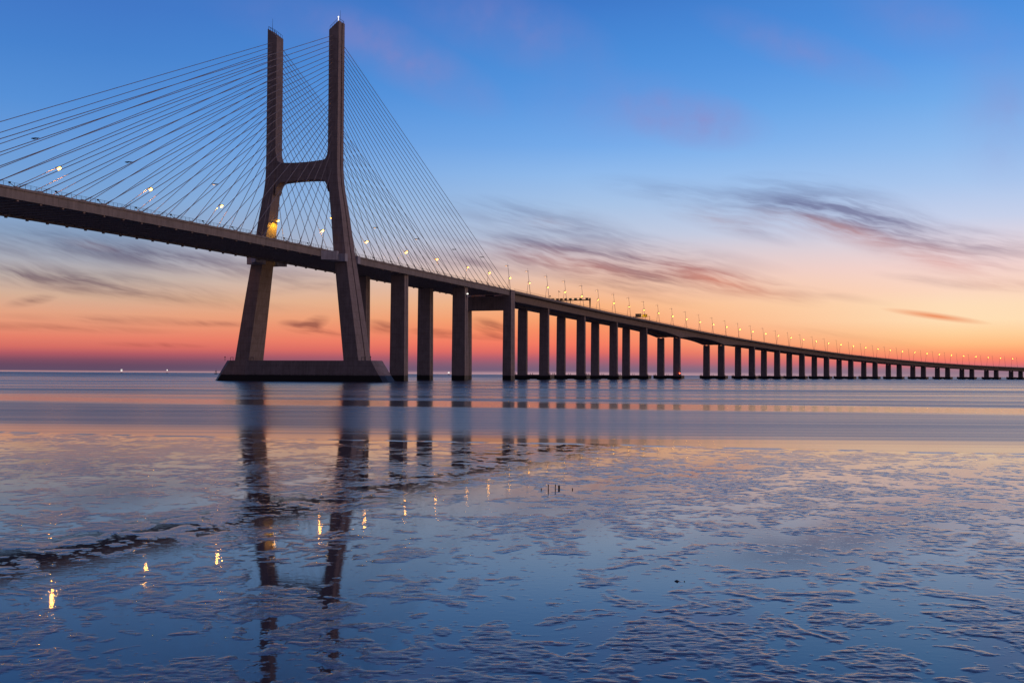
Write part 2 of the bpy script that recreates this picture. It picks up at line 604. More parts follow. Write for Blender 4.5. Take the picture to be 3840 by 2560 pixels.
# river: one sheet to the horizon
bm = bmesh.new()
xs = [-45000, -6000, -900, -200, 200, 900, 3000, 9000, 45000]
ys = [-60, 40, 130, 400, 1500, 6000, 45000]
gv = [[bm.verts.new((x, y, 0.0)) for x in xs] for y in ys]
for j in range(len(ys) - 1):
    for i in range(len(xs) - 1):
        bm.faces.new((gv[j][i], gv[j][i + 1], gv[j + 1][i + 1], gv[j + 1][i]))
m, t, b = new_mat('river_water')
river = make_obj('water', bm, m)
tag(river, kind='structure')
geo = t.n.new('ShaderNodeNewGeometry')
pos = geo.outputs['Position']
px, py, pz = t.sep(pos)[:3]
b.inputs['Base Color'].default_value = (0.012, 0.017, 0.030, 1)
b.inputs['IOR'].default_value = 1.34
# wind bands: calm slicks and ruffled lanes lying across the view
lny = t.math('LOGARITHM', py, math.e)
big = t.noise(t.comb(t.math('DIVIDE', px, 420.0), t.math('MULTIPLY', lny, 7.0), 0.0), 1.0, 3, 0.6)
finer = t.noise(t.comb(t.math('DIVIDE', px, 120.0), t.math('MULTIPLY', lny, 24.0), 4.0), 1.0, 3, 0.6)
band = t.math('ADD', t.math('MULTIPLY', big, 0.5), t.math('MULTIPLY', finer, 0.5))
far_r = t.math('ADD', t.rng(band, 0.40, 0.60, 0.03, 0.21), t.rng(py, 300, 1500, 0.0, 0.12))
# distance measured along a line running slightly across the river
dist = t.math('ADD', py, t.math('ADD', t.math('MULTIPLY', px, 0.25), t.math('MULTIPLY', t.math('SUBTRACT', t.math('MULTIPLY_ADD', finer, 0.4, t.math('MULTIPLY', big, 0.6)), 0.5), 34.0)))
slick = t.math('MULTIPLY', t.rng(dist, 103, 112), t.rng(dist, 126, 146, 1.0, 0.0))
ruf = t.math('MULTIPLY', t.rng(dist, 55, 68), t.rng(dist, 103, 112, 1.0, 0.0))
r = t.math('MULTIPLY', far_r, t.rng(dist, 128, 140))
r = t.math('ADD', r, t.math('MULTIPLY', ruf, t.rng(finer, 0.3, 0.7, 0.11, 0.18)))
r = t.math('ADD', r, t.math('MULTIPLY', slick, 0.0))
r = t.math('ADD', r, 0.10)
t.l.new(t.math('MINIMUM', r, 0.5), b.inputs['Roughness'])
bmp = t.n.new('ShaderNodeBump')
bmp.inputs['Strength'].default_value = 1.0
bmp.inputs['Distance'].default_value = 1.0
wv = t.noise(t.comb(t.math('MULTIPLY', px, 0.5), t.math('MULTIPLY', py, 1.6), 0.0), 1.2, 3, 0.6)
t.l.new(t.math('MULTIPLY', wv, t.math('MULTIPLY', t.rng(dist, 60, 75), 0.02)), bmp.inputs['Height'])
t.l.new(bmp.outputs[0], b.inputs['Normal'])

# ------------------------------------------------------------------ pylon
LEG = [  # z, outer, inner, length along the bridge
    (8.2, 28.0, 21.5, 10.5), (30, 24.5, 18.7, 9.3), (42, 22.5, 17.1, 8.5), (50.4, 21.15, 15.9, 7.8), (57.7, 20.0, 15.1, 7.3), (65.7, 18.85, 14.15, 6.5),
    (72, 17.75, 13.3, 5.8), (76, 17.05, 12.75, 5.4), (80, 16.55, 12.25, 5.15), (84, 16.35, 12.05, 5.0), (89, 16.28, 12.0, 4.95), (115, 16.28, 12.0, 4.9), (138.9, 16.28, 12.0, 4.9)]

loc, rz = rot_frame(0)
pyl = thing('bridge_pylon', 'tall concrete pylon with two legs joined by a beam, holding fans of stay cables', 'bridge pylon', loc, rz)


def leg_mesh(sg):
    bm = bmesh.new()
    rings = []
    for i, (z, o, n, L) in enumerate(LEG):
        zo = z if i < len(LEG) - 1 else 142.2
        g = 0.35
        gd = 0.45
        h = L / 2
        gc = h * 0.12
        ring = [(n, -h, z), (o, -h, zo), (o, gc - g, zo), (o - gd, gc - g, zo - (0.3 if zo != z else 0)), (o - gd, gc + g, zo - (0.3 if zo != z else 0)), (o, gc + g, zo), (o, h, zo), (n, h, z)]
        rings.append([(sg * a, b_, c) for a, b_, c in ring])
    loft(bm, rings)
    return bm


for sg in (1, -1):
    lg = make_obj('leg', leg_mesh(sg), M_CONC, pyl)
    # rail on the sloping head
    bm = bmesh.new()
    for y in (-2.2, 2.2):
        for q in range(5):
            a = 15.9 - q * 0.9
            zz = 142.2 - (16.28 - a) * (3.3 / 4.28)
            tube(bm, (sg * a, y, zz - 0.1), (sg * a, y, zz + 1.2), 0.06, 5)
        tube(bm, (sg * 15.9, y, 141.9 + 1.2), (sg * 12.3, y, 139.1 + 1.2), 0.06, 5)
    for q in range(4):
        tube(bm, (sg * 16.0, -2.2 + q * 1.46, 141.9), (sg * 16.0, -2.2 + q * 1.46, 143.2), 0.06, 5)
    tube(bm, (sg * 16.0, -2.2, 143.15), (sg * 16.0, 2.2, 143.15), 0.06, 5)
    make_obj('railing', bm, M_DARK, lg)
    bm = bmesh.new()
    tube(bm, (sg * 15.6, 0, 141.5), (sg * 15.6, 0, 147.0), 0.09, 5, 0.04)
    make_obj('lightning_rod', bm, M_DARK, lg)

bm = bmesh.new()
bmesh.ops.create_icosphere(bm, subdivisions=2, radius=0.26, matrix=Matrix.Translation((16.0, -2.2, 143.7)))
tube(bm, (16.0, -2.2, 142.0), (16.0, -2.2, 143.5), 0.12, 6)
make_obj('aviation_light', bm, M_WHITE, pyl, True)

# crossbeam with curved haunches top and bottom
bm = bmesh.new()
prof_top = []
prof_bot = []
for k in range(49):
    o = -12.1 + 24.2 * k / 48
    a = abs(o)
    zt = 87.0 + 0.7 * (a / 12) ** 2 + (5.2 * (1 - math.sqrt(max(0, 1 - ((a - 9.9) / 2.2) ** 2))) if a > 9.9 else 0)
    zb = 79.9 - 0.6 * (a / 12) ** 2 - (5.5 * (1 - math.sqrt(max(0, 1 - ((a - 9.3) / 2.85) ** 2))) if a > 9.3 else 0)
    prof_top.append((o, zt))
    prof_bot.append((o, zb))
rings = []
for (o, zt), (_, zb) in zip(prof_top, prof_bot):
    rings.append([(o, -2.3, zb), (o, 2.3, zb), (o, 2.3, zt), (o, -2.3, zt)])
loft(bm, rings)
make_obj('crossbeam', bm, M_CONC, pyl)

# footing: long battered caisson in the water
bm = bmesh.new()
rings = []
for z, L, wd in ((-3.0, 41.4, 6.6), (0.0, 39.0, 6.2), (8.2, 33.5, 5.5)):
    e = wd * 0.45
    rings.append([(-L, -e, z), (-L + 3.2, -wd, z), (L - 3.2 + 3.2, -wd, z), (L + 0.8, -e, z), (L + 0.8, e, z), (L - 3.2, wd, z), (-L + 3.2, wd, z), (-L, e, z)])
loft(bm, rings)
foot = make_obj('footing', bm, M_PIER, pyl)
for (x, y) in [(-30.2, -5.0), (29.2, -5), (-20.6, -5)]:
    bm = bmesh.new()
    tube(bm, (x, y, 8.1), (x, y, 9.5), 0.09, 6)
    tube(bm, (x + 1.2, y, 8.1), (x + 1.2, y, 9.5), 0.09, 6)
    tube(bm, (x - 0.05, y, 9.45), (x + 1.25, y, 9.45), 0.07, 5)
    make_obj('guard_rail', bm, M_DARK, foot)
for x, y in ((-33, -4.8), (33, -4.8), (30.4, -4.2)):
    bm = bmesh.new()
    tube(bm, (x, y, 8.1), (x, y, 9.5), 0.09, 6)
    bmesh.ops.create_icosphere(bm, subdivisions=1, radius=0.28, matrix=Matrix.Translation((x, y, 9.55)))
    make_obj('bollard_light', bm, M_DARK, foot)

# collars of pale concrete round the legs at deck height
for sg in (1, -1):
    for q in (-1, 1):
        bm = bmesh.new()
        pl = [(14.75, -11.5), (19.5, -7.6), (19.5, -6.2), (14.75, -6.2)]
        loft(bm, [[(sg * a, q * b_, z) for a, b_ in pl] for z in (47.0, 50.5)])
        pl = [(14.75, -6.2), (22.3, -6.2), (22.3, -4.05), (14.75, -4.05)]
        loft(bm, [[(sg * a, q * b_, z) for a, b_ in pl] for z in (46.6, 49.6)])
        make_obj('deck_collar', bm, M_FAIR, pyl)

# stay cables
ZA = [79.4, 85.49, 92.79, 96.33, 98.92, 101.52, 104.35, 106.71, 108.94, 110.87, 112.62, 114.61, 116.55, 118.44, 120.29, 122.09, 123.89, 125.64,
      127.39, 129.1, 131.09, 132.89, 134.79, 136.55]
STAY = {}
for sg in (1, -1):
    for side in (-1, 1):
        for k in range(24):
            s = (-10.7 - 8.085 * k) if side < 0 else (9.8 + 8.085 * k)
            a = (sg * 14.35, s, zdeck(s) - 0.3)
            b_ = (sg * 13.7, side * 1.4, ZA[k] + 0.35)
            bm = bmesh.new()
            tube(bm, a, b_, 0.105, 8)
            av, bv = Vector(a), Vector(b_)
            d = (bv - av).normalized()
            tube(bm, av - d * 0.3, av + d * 4.2, 0.19, 8, 0.15)
            box(bm, a[0] - 0.35, a[0] + 0.35, a[1] - 0.6, a[1] + 0.6, a[2] - 0.3, a[2] + 0.55)
            make_obj('stay_cable', bm, M_CABLE, pyl)
            STAY[(sg, side, k)] = (av, bv)

# ------------------------------------------------------------------ decks


def sweep(bm, ss, prof):
    """prof(s) -> closed list of (off, z)"""
    return loft(bm, [[P(s, o, z) for o, z in prof(s)] for s in ss])


main = thing('cable_stayed_deck', 'main bridge deck hung from the cables, with steel crossbeams under the roadway', 'bridge deck')
ss = [-215 + 10.2 * k for k in range(41)]
ss[-1] = 193.2
for sg in (1, -1):
    bm = bmesh.new()
    sweep(bm, ss, lambda s: [(sg * 13.3, zdeck(s) - 3.05), (sg * 14.6, zdeck(s) - 3.05), (sg * 14.6, zdeck(s) - 0.75), (sg * 14.85, zdeck(s) - 0.6),
                             (sg * 14.85, zdeck(s)), (sg * 13.9, zdeck(s)), (sg * 13.3, zdeck(s) - 0.9)])
    eg = make_obj('edge_girder', bm, M_DECK, main)
    for side in (-1, 1):
        for k in range(25):
            s = (-10.7 - 8.085 * k) if side < 0 else (9.8 + 8.085 * k)
            if s > 190:
                continue
            z = zdeck(s) - 3.05
            bm = bmesh.new()
            lc = [P(s + a * 0.35 - side * 0.8, sg * (13.95 + b_ * 0.3), 0) for a, b_ in ((-1, -1), (1, -1), (1, 1), (-1, 1))]
            loft(bm, [[(q[0], q[1], z + 0.02) for q in lc], [(q[0], q[1], z - 0.42) for q in lc]])
            make_obj('cable_anchorage', bm, M_CONC, eg)
    bm = bmesh.new()
    n = int((193 + 215) / 1.85)
    for i in range(n + 1):
        s = -215 + i * 1.85
        x, y, z = P(s, sg * 14.6, zdeck(s))
        tube(bm, (x, y, z - 0.02), (x, y, z + 1.1), 0.05, 4)
    for h in (1.1, 0.72, 0.36):
        for i in range(len(ss) - 1):
            tube(bm, P(ss[i], sg * 14.6, zdeck(ss[i]) + h), P(ss[i + 1], sg * 14.6, zdeck(ss[i + 1]) + h), 0.045 if h > 1 else 0.02, 4)
    make_obj('railing', bm, M_DARK, main)
bm = bmesh.new()
sweep(bm, ss, lambda s: [(-13.28, zdeck(s) - 1.25), (13.28, zdeck(s) - 1.25), (13.28, zdeck(s) - 0.93), (-13.28, zdeck(s) - 0.93)])
make_obj('roadway', bm, M_ROAD, main)
bm0 = bmesh.new()
loft(bm0, [[(x, -0.03, -2.75), (x, 0.03, -2.75), (x, 0.03, -1.26), (x, -0.03, -1.26)] for x in (-13.29, 13.29)])
loft(bm0, [[(x, -0.32, -2.82), (x, 0.32, -2.82), (x, 0.32, -2.76), (x, -0.32, -2.76)] for x in (-13.29, 13.29)])
cb = make_obj('crossbeam', bm0, M_STEEL, main)
i = 0
s = -212.0
while s < 192:
    q = cb if i == 0 else cb.copy()
    if i:
        COL.objects.link(q)
    q.location = P(s, 0, zdeck(s))
    q.rotation_euler = (0, 0, -axis(s)[2])
    s += 4.15
    i += 1


def haunch(s):
    T = 5.2
    a, b_, c, d = V[3], V[4], V[5], V[6]
    if a < s <= b_:
        return T + 2.9 * ((s - a) / (b_ - a)) ** 2.4
    if b_ < s <= c:
        return T + 2.9 * abs((s - (b_ + c) / 2) / ((c - b_) / 2)) ** 2.2
    if c < s < d:
        return T + 2.9 * ((d - s) / (d - c)) ** 2.4
    return T


via = thing('approach_viaduct', 'long concrete viaduct deck curving away to the right on paired columns', 'viaduct')
ss = [199.8] + [205 + 4.0 * k for k in range(340)]
bm = bmesh.new()
sweep(bm, ss, lambda s: [(-15.0, zdeck(s) - 1.05), (-14.8, zdeck(s) - 1.35), (-11.6, zdeck(s) - 1.75), (11.6, zdeck(s) - 1.75), (14.8, zdeck(s) - 1.35),
                         (15.0, zdeck(s) - 1.05), (15.0, zdeck(s)), (14.7, zdeck(s)), (14.7, zdeck(s) - 0.9), (-14.7, zdeck(s) - 0.9), (-14.7, zdeck(s)), (-15.0, zdeck(s))])
make_obj('road_slab', bm, M_DECK, via)
for sg in (1, -1):
    bm = bmesh.new()
    sweep(bm, ss, lambda s: [(sg * 2.3, zdeck(s) - 1.76), (sg * 12.2, zdeck(s) - 1.76), (sg * 10.7, zdeck(s) - haunch(s)), (sg * 3.8, zdeck(s) - haunch(s))])
    make_obj('box_girder', bm, M_CONC, via)
bm = bmesh.new()
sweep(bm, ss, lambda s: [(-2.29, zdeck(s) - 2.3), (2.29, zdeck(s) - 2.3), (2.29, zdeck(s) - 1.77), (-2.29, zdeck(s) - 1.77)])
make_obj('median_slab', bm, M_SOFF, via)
for sg in (1, -1):
    bm = bmesh.new()
    s = 200.0
    while s < 1550:
        x, y, z = P(s, sg * 14.85, zdeck(s))
        tube(bm, (x, y, z - 0.02), (x, y, z + 1.0), 0.055, 4)
        s += 2.0 if s < 600 else 3.2
    for i in range(len(ss) - 1):
        tube(bm, P(ss[i], sg * 14.85, zdeck(ss[i]) + 1.0), P(ss[i + 1], sg * 14.85, zdeck(ss[i + 1]) + 1.0), 0.05, 4)
        if ss[i] < 700:
            tube(bm, P(ss[i], sg * 14.85, zdeck(ss[i]) + 0.5), P(ss[i + 1], sg * 14.85, zdeck(ss[i + 1]) + 0.5), 0.025, 4)
    make_obj('railing', bm, M_DARK, via)


# ------------------------------------------------------------------ piers
def column_bm(x0, x1, L, z0, z1, taper=0.0, groove=True):
    bm = bmesh.new()
    h = L / 2
    rings = []
    for z, k in ((z0, taper), (z1, 0.0)):
        a, b_ = x0 - k, x1 + k
        hh = h + k * 0.6
        g = 0.16 if groove else 0.01
        d = 0.22
        rings.append([(a, -hh, z), (b_, -hh, z), (b_, -g, z), (b_ - d, -g, z), (b_ - d, g, z), (b_, g, z), (b_, hh, z), (a, hh, z), (a, g, z), (a + d, g, z), (a + d, -g, z), (a, -g, z)])
    loft(bm, rings)
    return bm


ORD = ['first', 'second', 'third', 'fourth', 'fifth', 'sixth', 'seventh', 'eighth', 'ninth', 'tenth', 'eleventh', 'twelfth', 'thirteenth', 'fourteenth',
       'fifteenth', 'sixteenth', 'seventeenth', 'eighteenth', 'nineteenth', 'twentieth']
ORD += ['twenty-' + q for q in ORD[:9]] + ['thirtieth'] + ['thirty-' + q for q in ORD[:9]] + ['fortieth'] + ['forty-' + q for q in ORD[:9]]

for i, s in enumerate(SIDE):
    loc, rz = rot_frame(s)
    lab = ['twin concrete piers under the deck nearest the pylon, partly hidden by its leg', 'twin concrete piers midway between pylon and the beam-topped anchor pier',
           'anchor pier with a deep crossbeam between its columns, where the cables end'][i]
    t_ = thing('side_pier' if i < 2 else 'anchor_pier', lab, 'bridge pier', loc, rz, 'piers under the cable stayed side span')
    for sg in (1, -1):
        if i < 2:
            x0, x1, L, zt = 6.3, 13.1, 3.9, zdeck(s) - 3.3
        else:
            x0, x1, L, zt = 10.75, 15.35, 6.0, zdeck(s) + 0.1
        c = make_obj('column', column_bm(min(sg * x0, sg * x1), max(sg * x0, sg * x1), L, -3, zt, 0.25), M_PIER, t_)
        if i < 2:
            bm = bmesh.new()
            for q in (-1, 1):
                box(bm, sg * (x0 + x1) / 2 + q * 1.9 - 0.6, sg * (x0 + x1) / 2 + q * 1.9 + 0.6, -0.6, 0.6, zt - 0.01, zt + 0.28)
            make_obj('bearing', bm, M_DARK, c)
    if i == 2:
        bm = bmesh.new()
        box(bm, -10.74, 10.74, -2.9, 2.9, 39.0, 46.7)
        make_obj('crossbeam', bm, M_CONC, t_)

for i, s in enumerate(V):
    loc, rz = rot_frame(s)
    if i in (4, 5):
        lab = ['pier left of the widest viaduct span, under the first arched haunch', 'pier right of the widest viaduct span, under the second arched haunch'][i - 4]
    else:
        lab = '%s viaduct pier right of the anchor pier, two columns on one cap' % ORD[i]
    t_ = thing('viaduct_pier', lab, 'viaduct pier', loc, rz, 'paired viaduct piers')
    w = 5.7 if i < 12 else 5.9
    ztop = zdeck(s) - haunch(s) - 0.45
    for sg in (1, -1):
        cx = sg * 7.25
        c = make_obj('column', column_bm(cx - w / 2, cx + w / 2, 2.3, 3.1, ztop, 0.15), M_PIER, t_)
        bm = bmesh.new()
        for q in (-1, 1):
            box(bm, cx + q * 2.0 - 0.75, cx + q * 2.0 + 0.75, -0.8, 0.8, ztop - 0.01, ztop + 0.44)
        make_obj('bearing', bm, M_CONC, c)
    bm = bmesh.new()
    box(bm, -12.6, 12.6, -3.6, 3.6, 0.35, 3.2)
    for sg in (1, -1):
        box(bm, sg * 7.25 - 3.6, sg * 7.25 + 3.6, -3.4, 3.4, -3, 0.36)
    cap = make_obj('pile_cap', bm, M_PIER, t_)
    bm = bmesh.new()
    for x in (-12.2, -11.2, -10.6, 11.0, 11.9, 12.4, -0.6, 0.8):
        tube(bm, (x, -3.3, 3.15), (x, -3.3, 4.0 + 0.3 * random.random()), 0.16, 5)
    make_obj('mooring_bollard', bm, M_DARK, cap)

# ------------------------------------------------------------------ lamp posts on the viaduct


def head_bms(tilt, R=0.46):
    """lamp head along +x (inboard), with a lens underneath tilted inboard"""
    h = bmesh.new()
    loft(h, [[(x, -w, z0), (x, w, z0), (x, w * 0.7, z1), (x, -w * 0.7, z1)] for x, w, z0, z1 in
             ((-0.9, 0.08, -0.04, 0.06), (-0.2, 0.12, -0.08, 0.1), (0.25, 0.30, -0.10, 0.16), (1.3, 0.34, -0.10, 0.14), (1.7, 0.2, -0.06, 0.06))])
    l = bmesh.new()
    ct, st_ = math.cos(tilt), math.sin(tilt)
    # shallow glass dish whose face is turned inboard by the tilt
    n = 16
    rings = [[(R * k * math.cos(2 * math.pi * i / n), R * 0.9 * k * math.sin(2 * math.pi * i / n), -z) for i in range(n)] for k, z in ((1.0, 0.0), (0.85, 0.05), (0.4, 0.08))]
    rings = [[(0.82 + x * ct - z * st_, y, -0.14 - 0.42 * st_ + z * ct + x * st_) for x, y, z in r_] for r_ in rings]
    rings = [[(q[0], q[1], q[2] + 0.0) for q in r_] for r_ in rings]
    loft(l, rings)
    return h, l


def make_lamp(label, group, tilt, mat):
    """lamp post, local x = inboard; leans inboard"""
    t_ = thing('lamp_post', label, 'lamp post', group=group)
    bm = bmesh.new()
    lean = 1.75
    tube(bm, (0, 0, -0.4), (lean, 0, 14.3), 0.15, 8, 0.09)
    tube(bm, (lean, 0, 14.2), (lean + 0.18, 0, 15.6), 0.04, 5)
    make_obj('pole', bm, M_POST, t_)
    h, l = head_bms(math.radians(tilt))
    for bmx in (h, l):
        bmesh.ops.translate(bmx, verts=bmx.verts, vec=(lean + 0.1, 0, 14.0))
    make_obj('lamp_head', h, M_STEEL, t_)
    make_obj('lamp_lens', l, mat, t_)
    return t_


proto = make_lamp('near side leaning lamp post, first right of the last stay cable', 'leaning lamp posts along the viaduct', 9, M_LAMP_DIM)
proto_far = make_lamp('far side leaning lamp post', 'leaning lamp posts along the viaduct', 42, M_LAMP)


def dup(root):
    r_ = root.copy()
    COL.objects.link(r_)
    for ch in list(root.children):
        if ch.type != 'MESH':
            continue
        c = ch.copy()
        COL.objects.link(c)
        c.parent = r_
    return r_


near_s = [195.8 + 32.717 * k for k in range(40)]
first = True
for k, s in enumerate(near_s):
    for sg in (1, -1):
        src = proto if sg > 0 else proto_far
        o = src if k == 0 else dup(src)
        o.location = P(s, sg * 14.2, zdeck(s) - 0.3)
        o.rotation_euler = (0, 0, -axis(s)[2] + (math.pi if sg > 0 else 0))
        o['label'] = ('near side lamp post leaning inward over the deck, %s right of the pylon' if sg > 0 else 'far side lamp post with glowing head, %s right of the anchor pier') % ORD[k]

    if k < 9:
        ld = bpy.data.lights.new('lamp_light', 'SPOT')
        ld.energy = 2400
        ld.color = (1.0, 0.36, 0.03)
        ld.spot_size = math.radians(172)
        ld.spot_blend = 0.25
        ld.shadow_soft_size = 0.3
        lo = bpy.data.objects.new('lamp_light', ld)
        COL.objects.link(lo)
        lo.parent = o
        lo.location = (2.9, 0, 13.6)

# ------------------------------------------------------------------ lamps clamped to the stay cables
LAMPS = [(-1, -1, -119.7), (-1, -1, -77.3), (-1, -1, -37.2), (-1, 1, 39.1), (-1, 1, 79.6), (-1, 1, 122.8), (-1, 1, 157.6),
         (1, -1, -157.7), (1, -1, -121.9), (1, -1, -79.8), (1, 1, 36.2), (1, 1, 76.2), (1, 1, 119.2), (1, 1, 154.7), (-1, -1, -158.5)]
names = {(-1, -1): 'left of the pylon on the far cable plane', (-1, 1): 'right of the pylon on the far cable plane',
         (1, -1): 'left of the pylon on the near cable plane', (1, 1): 'right of the pylon on the near cable plane'}
cnt = {}
order = sorted(LAMPS, key=lambda q: abs(q[2]))
for (sg, side, s) in order:
    best = None
    for k in range(24):
        a, b_ = STAY[(sg, side, k)]
        zt = zdeck(s) + 14.0
        u = (zt - a.z) / (b_.z - a.z)
        y = a.y + u * (b_.y - a.y)
        if best is None or abs(y - s) < abs(best[1] - s):
            best = (k, y, a + (b_ - a) * u)
    k, y, p = best
    cnt[(sg, side)] = cnt.get((sg, side), 0) + 1
    n = cnt[(sg, side)]
    w = pyl_m = Matrix.Translation(Vector(rot_frame(0)[0])) @ Matrix.Rotation(rot_frame(0)[1], 4, 'Z')
    t_ = thing('cable_lamp', '%s lamp clamped to a stay cable, %s' % (ORD[n - 1], names[(sg, side)]), 'cable lamp', (w @ p), rot_frame(0)[1] + (math.pi if sg > 0 else 0), 'lamps clamped to the stay cables')
    bm = bmesh.new()
    tube(bm, (-0.05, 0, -0.05), (0.9, 0, 0.25), 0.09, 6)
    make_obj('bracket', bm, M_STEEL, t_)
    h, l = head_bms(math.radians(45 if sg < 0 else (9 if (side, n) in ((-1, 1), (1, 1), (1, 2)) else 12)), 0.62 if sg < 0 else 0.4)
    for bmx in (h, l):
        bmesh.ops.translate(bmx, verts=bmx.verts, vec=(0.7, 0, 0.3))
    make_obj('lamp_head', h, M_DARK, t_)
    dark = sg > 0 and (side, n) not in ((-1, 1), (1, 1), (1, 2))
    make_obj('lamp_lens', l, M_DARK if dark else (M_LAMP if sg < 0 else M_LAMP_DIM), t_)
    if sg < 0:
        ld = bpy.data.lights.new('lamp_light', 'SPOT')
        ld.energy = 4500
        ld.color = (1.0, 0.36, 0.03)
        ld.spot_size = math.radians(172)
        ld.spot_blend = 0.25
        ld.shadow_soft_size = 0.3
        lo = bpy.data.objects.new('lamp_light', ld)
        COL.objects.link(lo)
        lo.parent = t_
        lo.location = (1.5, 0, -0.25)

# lamps on the inner faces of the pylon legs
for sg, lab in ((-1, 'lit lamp on the inner face of the far pylon leg, flooding it yellow'), (1, 'lamp on the inner face of the near pylon leg')):
    w = Matrix.Translation(Vector(rot_frame(0)[0])) @ Matrix.Rotation(rot_frame(0)[1], 4, 'Z')
    t_ = thing('wall_lamp', lab, 'wall lamp', w @ Vector((sg * 14.1, 0.6, 64.6)), rot_frame(0)[1] + (math.pi if sg > 0 else 0), 'lamps on the pylon legs')
    bm = bmesh.new()
    tube(bm, (-0.5, 0, -0.1), (1.2, 0, 0.25), 0.1, 6)
    make_obj('bracket', bm, M_STEEL, t_)
    h, l = head_bms(math.radians(20), 0.55)
    for bmx in (h, l):
        bmesh.ops.translate(bmx, verts=bmx.verts, vec=(1.0, 0, 0.2))
    make_obj('lamp_head', h, M_DARK, t_)
    make_obj('lamp_lens', l, M_LAMP, t_)
    ld = bpy.data.lights.new('lamp_light', 'SPOT')
    ld.energy = 3800
    ld.color = (1.0, 0.50, 0.02)
    ld.spot_size = math.radians(165)
    ld.spot_blend = 0.4
    ld.shadow_soft_size = 0.3
    lo = bpy.data.objects.new('lamp_light', ld)
    COL.objects.link(lo)
    lo.parent = t_
    lo.location = (2.3, 0, -0.3)

# small floodlights on brackets outside the railing, every second cable
fl = None
n = 0
for side in (-1, 1):
    for k in range(1, 23, 2):
        s = (-10.7 - 8.085 * k) if side < 0 else (9.8 + 8.085 * k)
        if s < -172:
            continue
        t_ = fl
        if fl is None:
            fl = thing('deck_floodlight', 'x', 'floodlight', group='small floodlights along the near railing')
            bm = bmesh.new()
            tube(bm, (0, 1.6, 0.1), (0, 0.1, 0.75), 0.07, 5)
            make_obj('bracket', bm, M_DARK, fl)
            bm = bmesh.new()
            box(bm, -0.22, 0.22, -0.22, 0.22, 0.7, 1.1)
            bmesh.ops.bevel(bm, geom=bm.edges[:], offset=0.05, segments=1)
            make_obj('housing', bm, M_DARK, fl)
            t_ = fl
        else:
            t_ = dup(fl)
        q = (n + 1)
        t_.location = P(s - 2.4, 14.6, zdeck(s) + 0.05)
        t_.rotation_euler = (0, 0, -axis(s)[2])
        kk = (k + 1) // 2
        t_['label'] = 'small dark floodlight on the near railing, %s %s of the pylon' % (ORD[kk - 1], 'left' if side < 0 else 'right')
        n += 1

# ------------------------------------------------------------------ sign gantries
# wide gantry across the roadway, seen almost from behind
s0 = 345.0
loc, rz = rot_frame(s0)
g_ = thing('sign_gantry', 'long olive sign gantry across the viaduct with a row of signal boxes', 'sign gantry', (loc[0], loc[1], zdeck(s0)), rz)
g_.location = P(338.5, 0, zdeck(338.5))
g_.rotation_euler = (0, 0, -axis(338.5)[2])
bm = bmesh.new()
loft(bm, [[(14.4 - w, -l, z), (14.4 + w * 0.6, -l, z), (14.4 + w * 0.6, l, z), (14.4 - w, l, z)] for z, w, l in ((-0.5, 0.28, 0.3), (3.0, 0.45, 0.4), (6.7, 0.6, 0.45))])
make_obj('post', bm, M_OLIVE, g_)
bm = bmesh.new()
tube(bm, (0.2, 0, -1.0), (0.2, 0, 5.2), 0.22, 6)
make_obj('post', bm, M_OLIVE, g_)
bm = bmesh.new()
loft(bm, [[(-14.4 - w, -l, z), (-14.4 + w, -l, z), (-14.4 + w, l, z), (-14.4 - w, l, z)] for z, w, l in ((-0.5, 0.28, 0.3), (6.7, 0.5, 0.45))])
make_obj('post', bm, M_OLIVE, g_)
bm = bmesh.new()
box(bm, -13.9, 13.85, -0.4, 0.4, 5.1, 5.75)
box(bm, -13.9, 13.8, -0.45, -0.39, 6.75, 6.85)
for q in range(14):
    box(bm, -13.6 + q * 2.08, -13.52 + q * 2.08, -0.45, -0.39, 5.74, 6.76)
make_obj('beam', bm, M_OLIVE, g_)
for q, x in enumerate((-12.6, -9.2, -6.4, -3.2, 0.2, 3.9, 7.6, 12.1)):
    bm = bmesh.new()
    box(bm, x - 0.85, x + 0.85, -0.5, 0.35, 5.76, 6.9)
    bmesh.ops.bevel(bm, geom=bm.edges[:], offset=0.05, segments=1)
    bx = make_obj('signal_box', bm, M_OLIVE if q < 3 else M_DARK, g_)
    if q in (4, 5, 6):
        bm = bmesh.new()
        box(bm, x + 0.2, x + 0.6, -0.53, -0.505, 6.1, 6.55)
        make_obj('signal_panel', bm, M_GREEN, bx)

g_ = thing('direction_sign', 'two square sign boards on a low frame above the viaduct railing', 'road sign', P(467, 0, zdeck(467)), -axis(467)[2])
bm = bmesh.new()
for x in (0.6, 14.3):
    tube(bm, (x, 0, -1.0), (x, 0, 3.3), 0.16, 6)
tube(bm, (0.6, 0, 3.2), (14.3, 0, 3.2), 0.16, 6)
make_obj('frame', bm, M_DARK, g_)
for x0, x1, z1 in ((2.6, 7.4, 5.5), (8.3, 12.2, 5.05)):
    bm = bmesh.new()
    box(bm, x0, x1, -0.35, 0.1, 2.75, z1)
    bmesh.ops.bevel(bm, geom=bm.edges[:], offset=0.06, segments=1)
    bd = make_obj('sign_board', bm, M_SIGN if x0 < 5 else M_SIGN_LIT, g_)
    bm = bmesh.new()
    for q in range(4):
        x = x0 + 0.12 + q * (x1 - x0 - 0.24) / 3
        box(bm, x - 0.06, x + 0.06, -0.45, -0.352, 2.9, z1 - 0.1)
    box(bm, x0 + 0.02, x1 - 0.02, -0.75, -0.352, 2.62, 2.9)
    make_obj('stiffener', bm, M_DARK, bd)

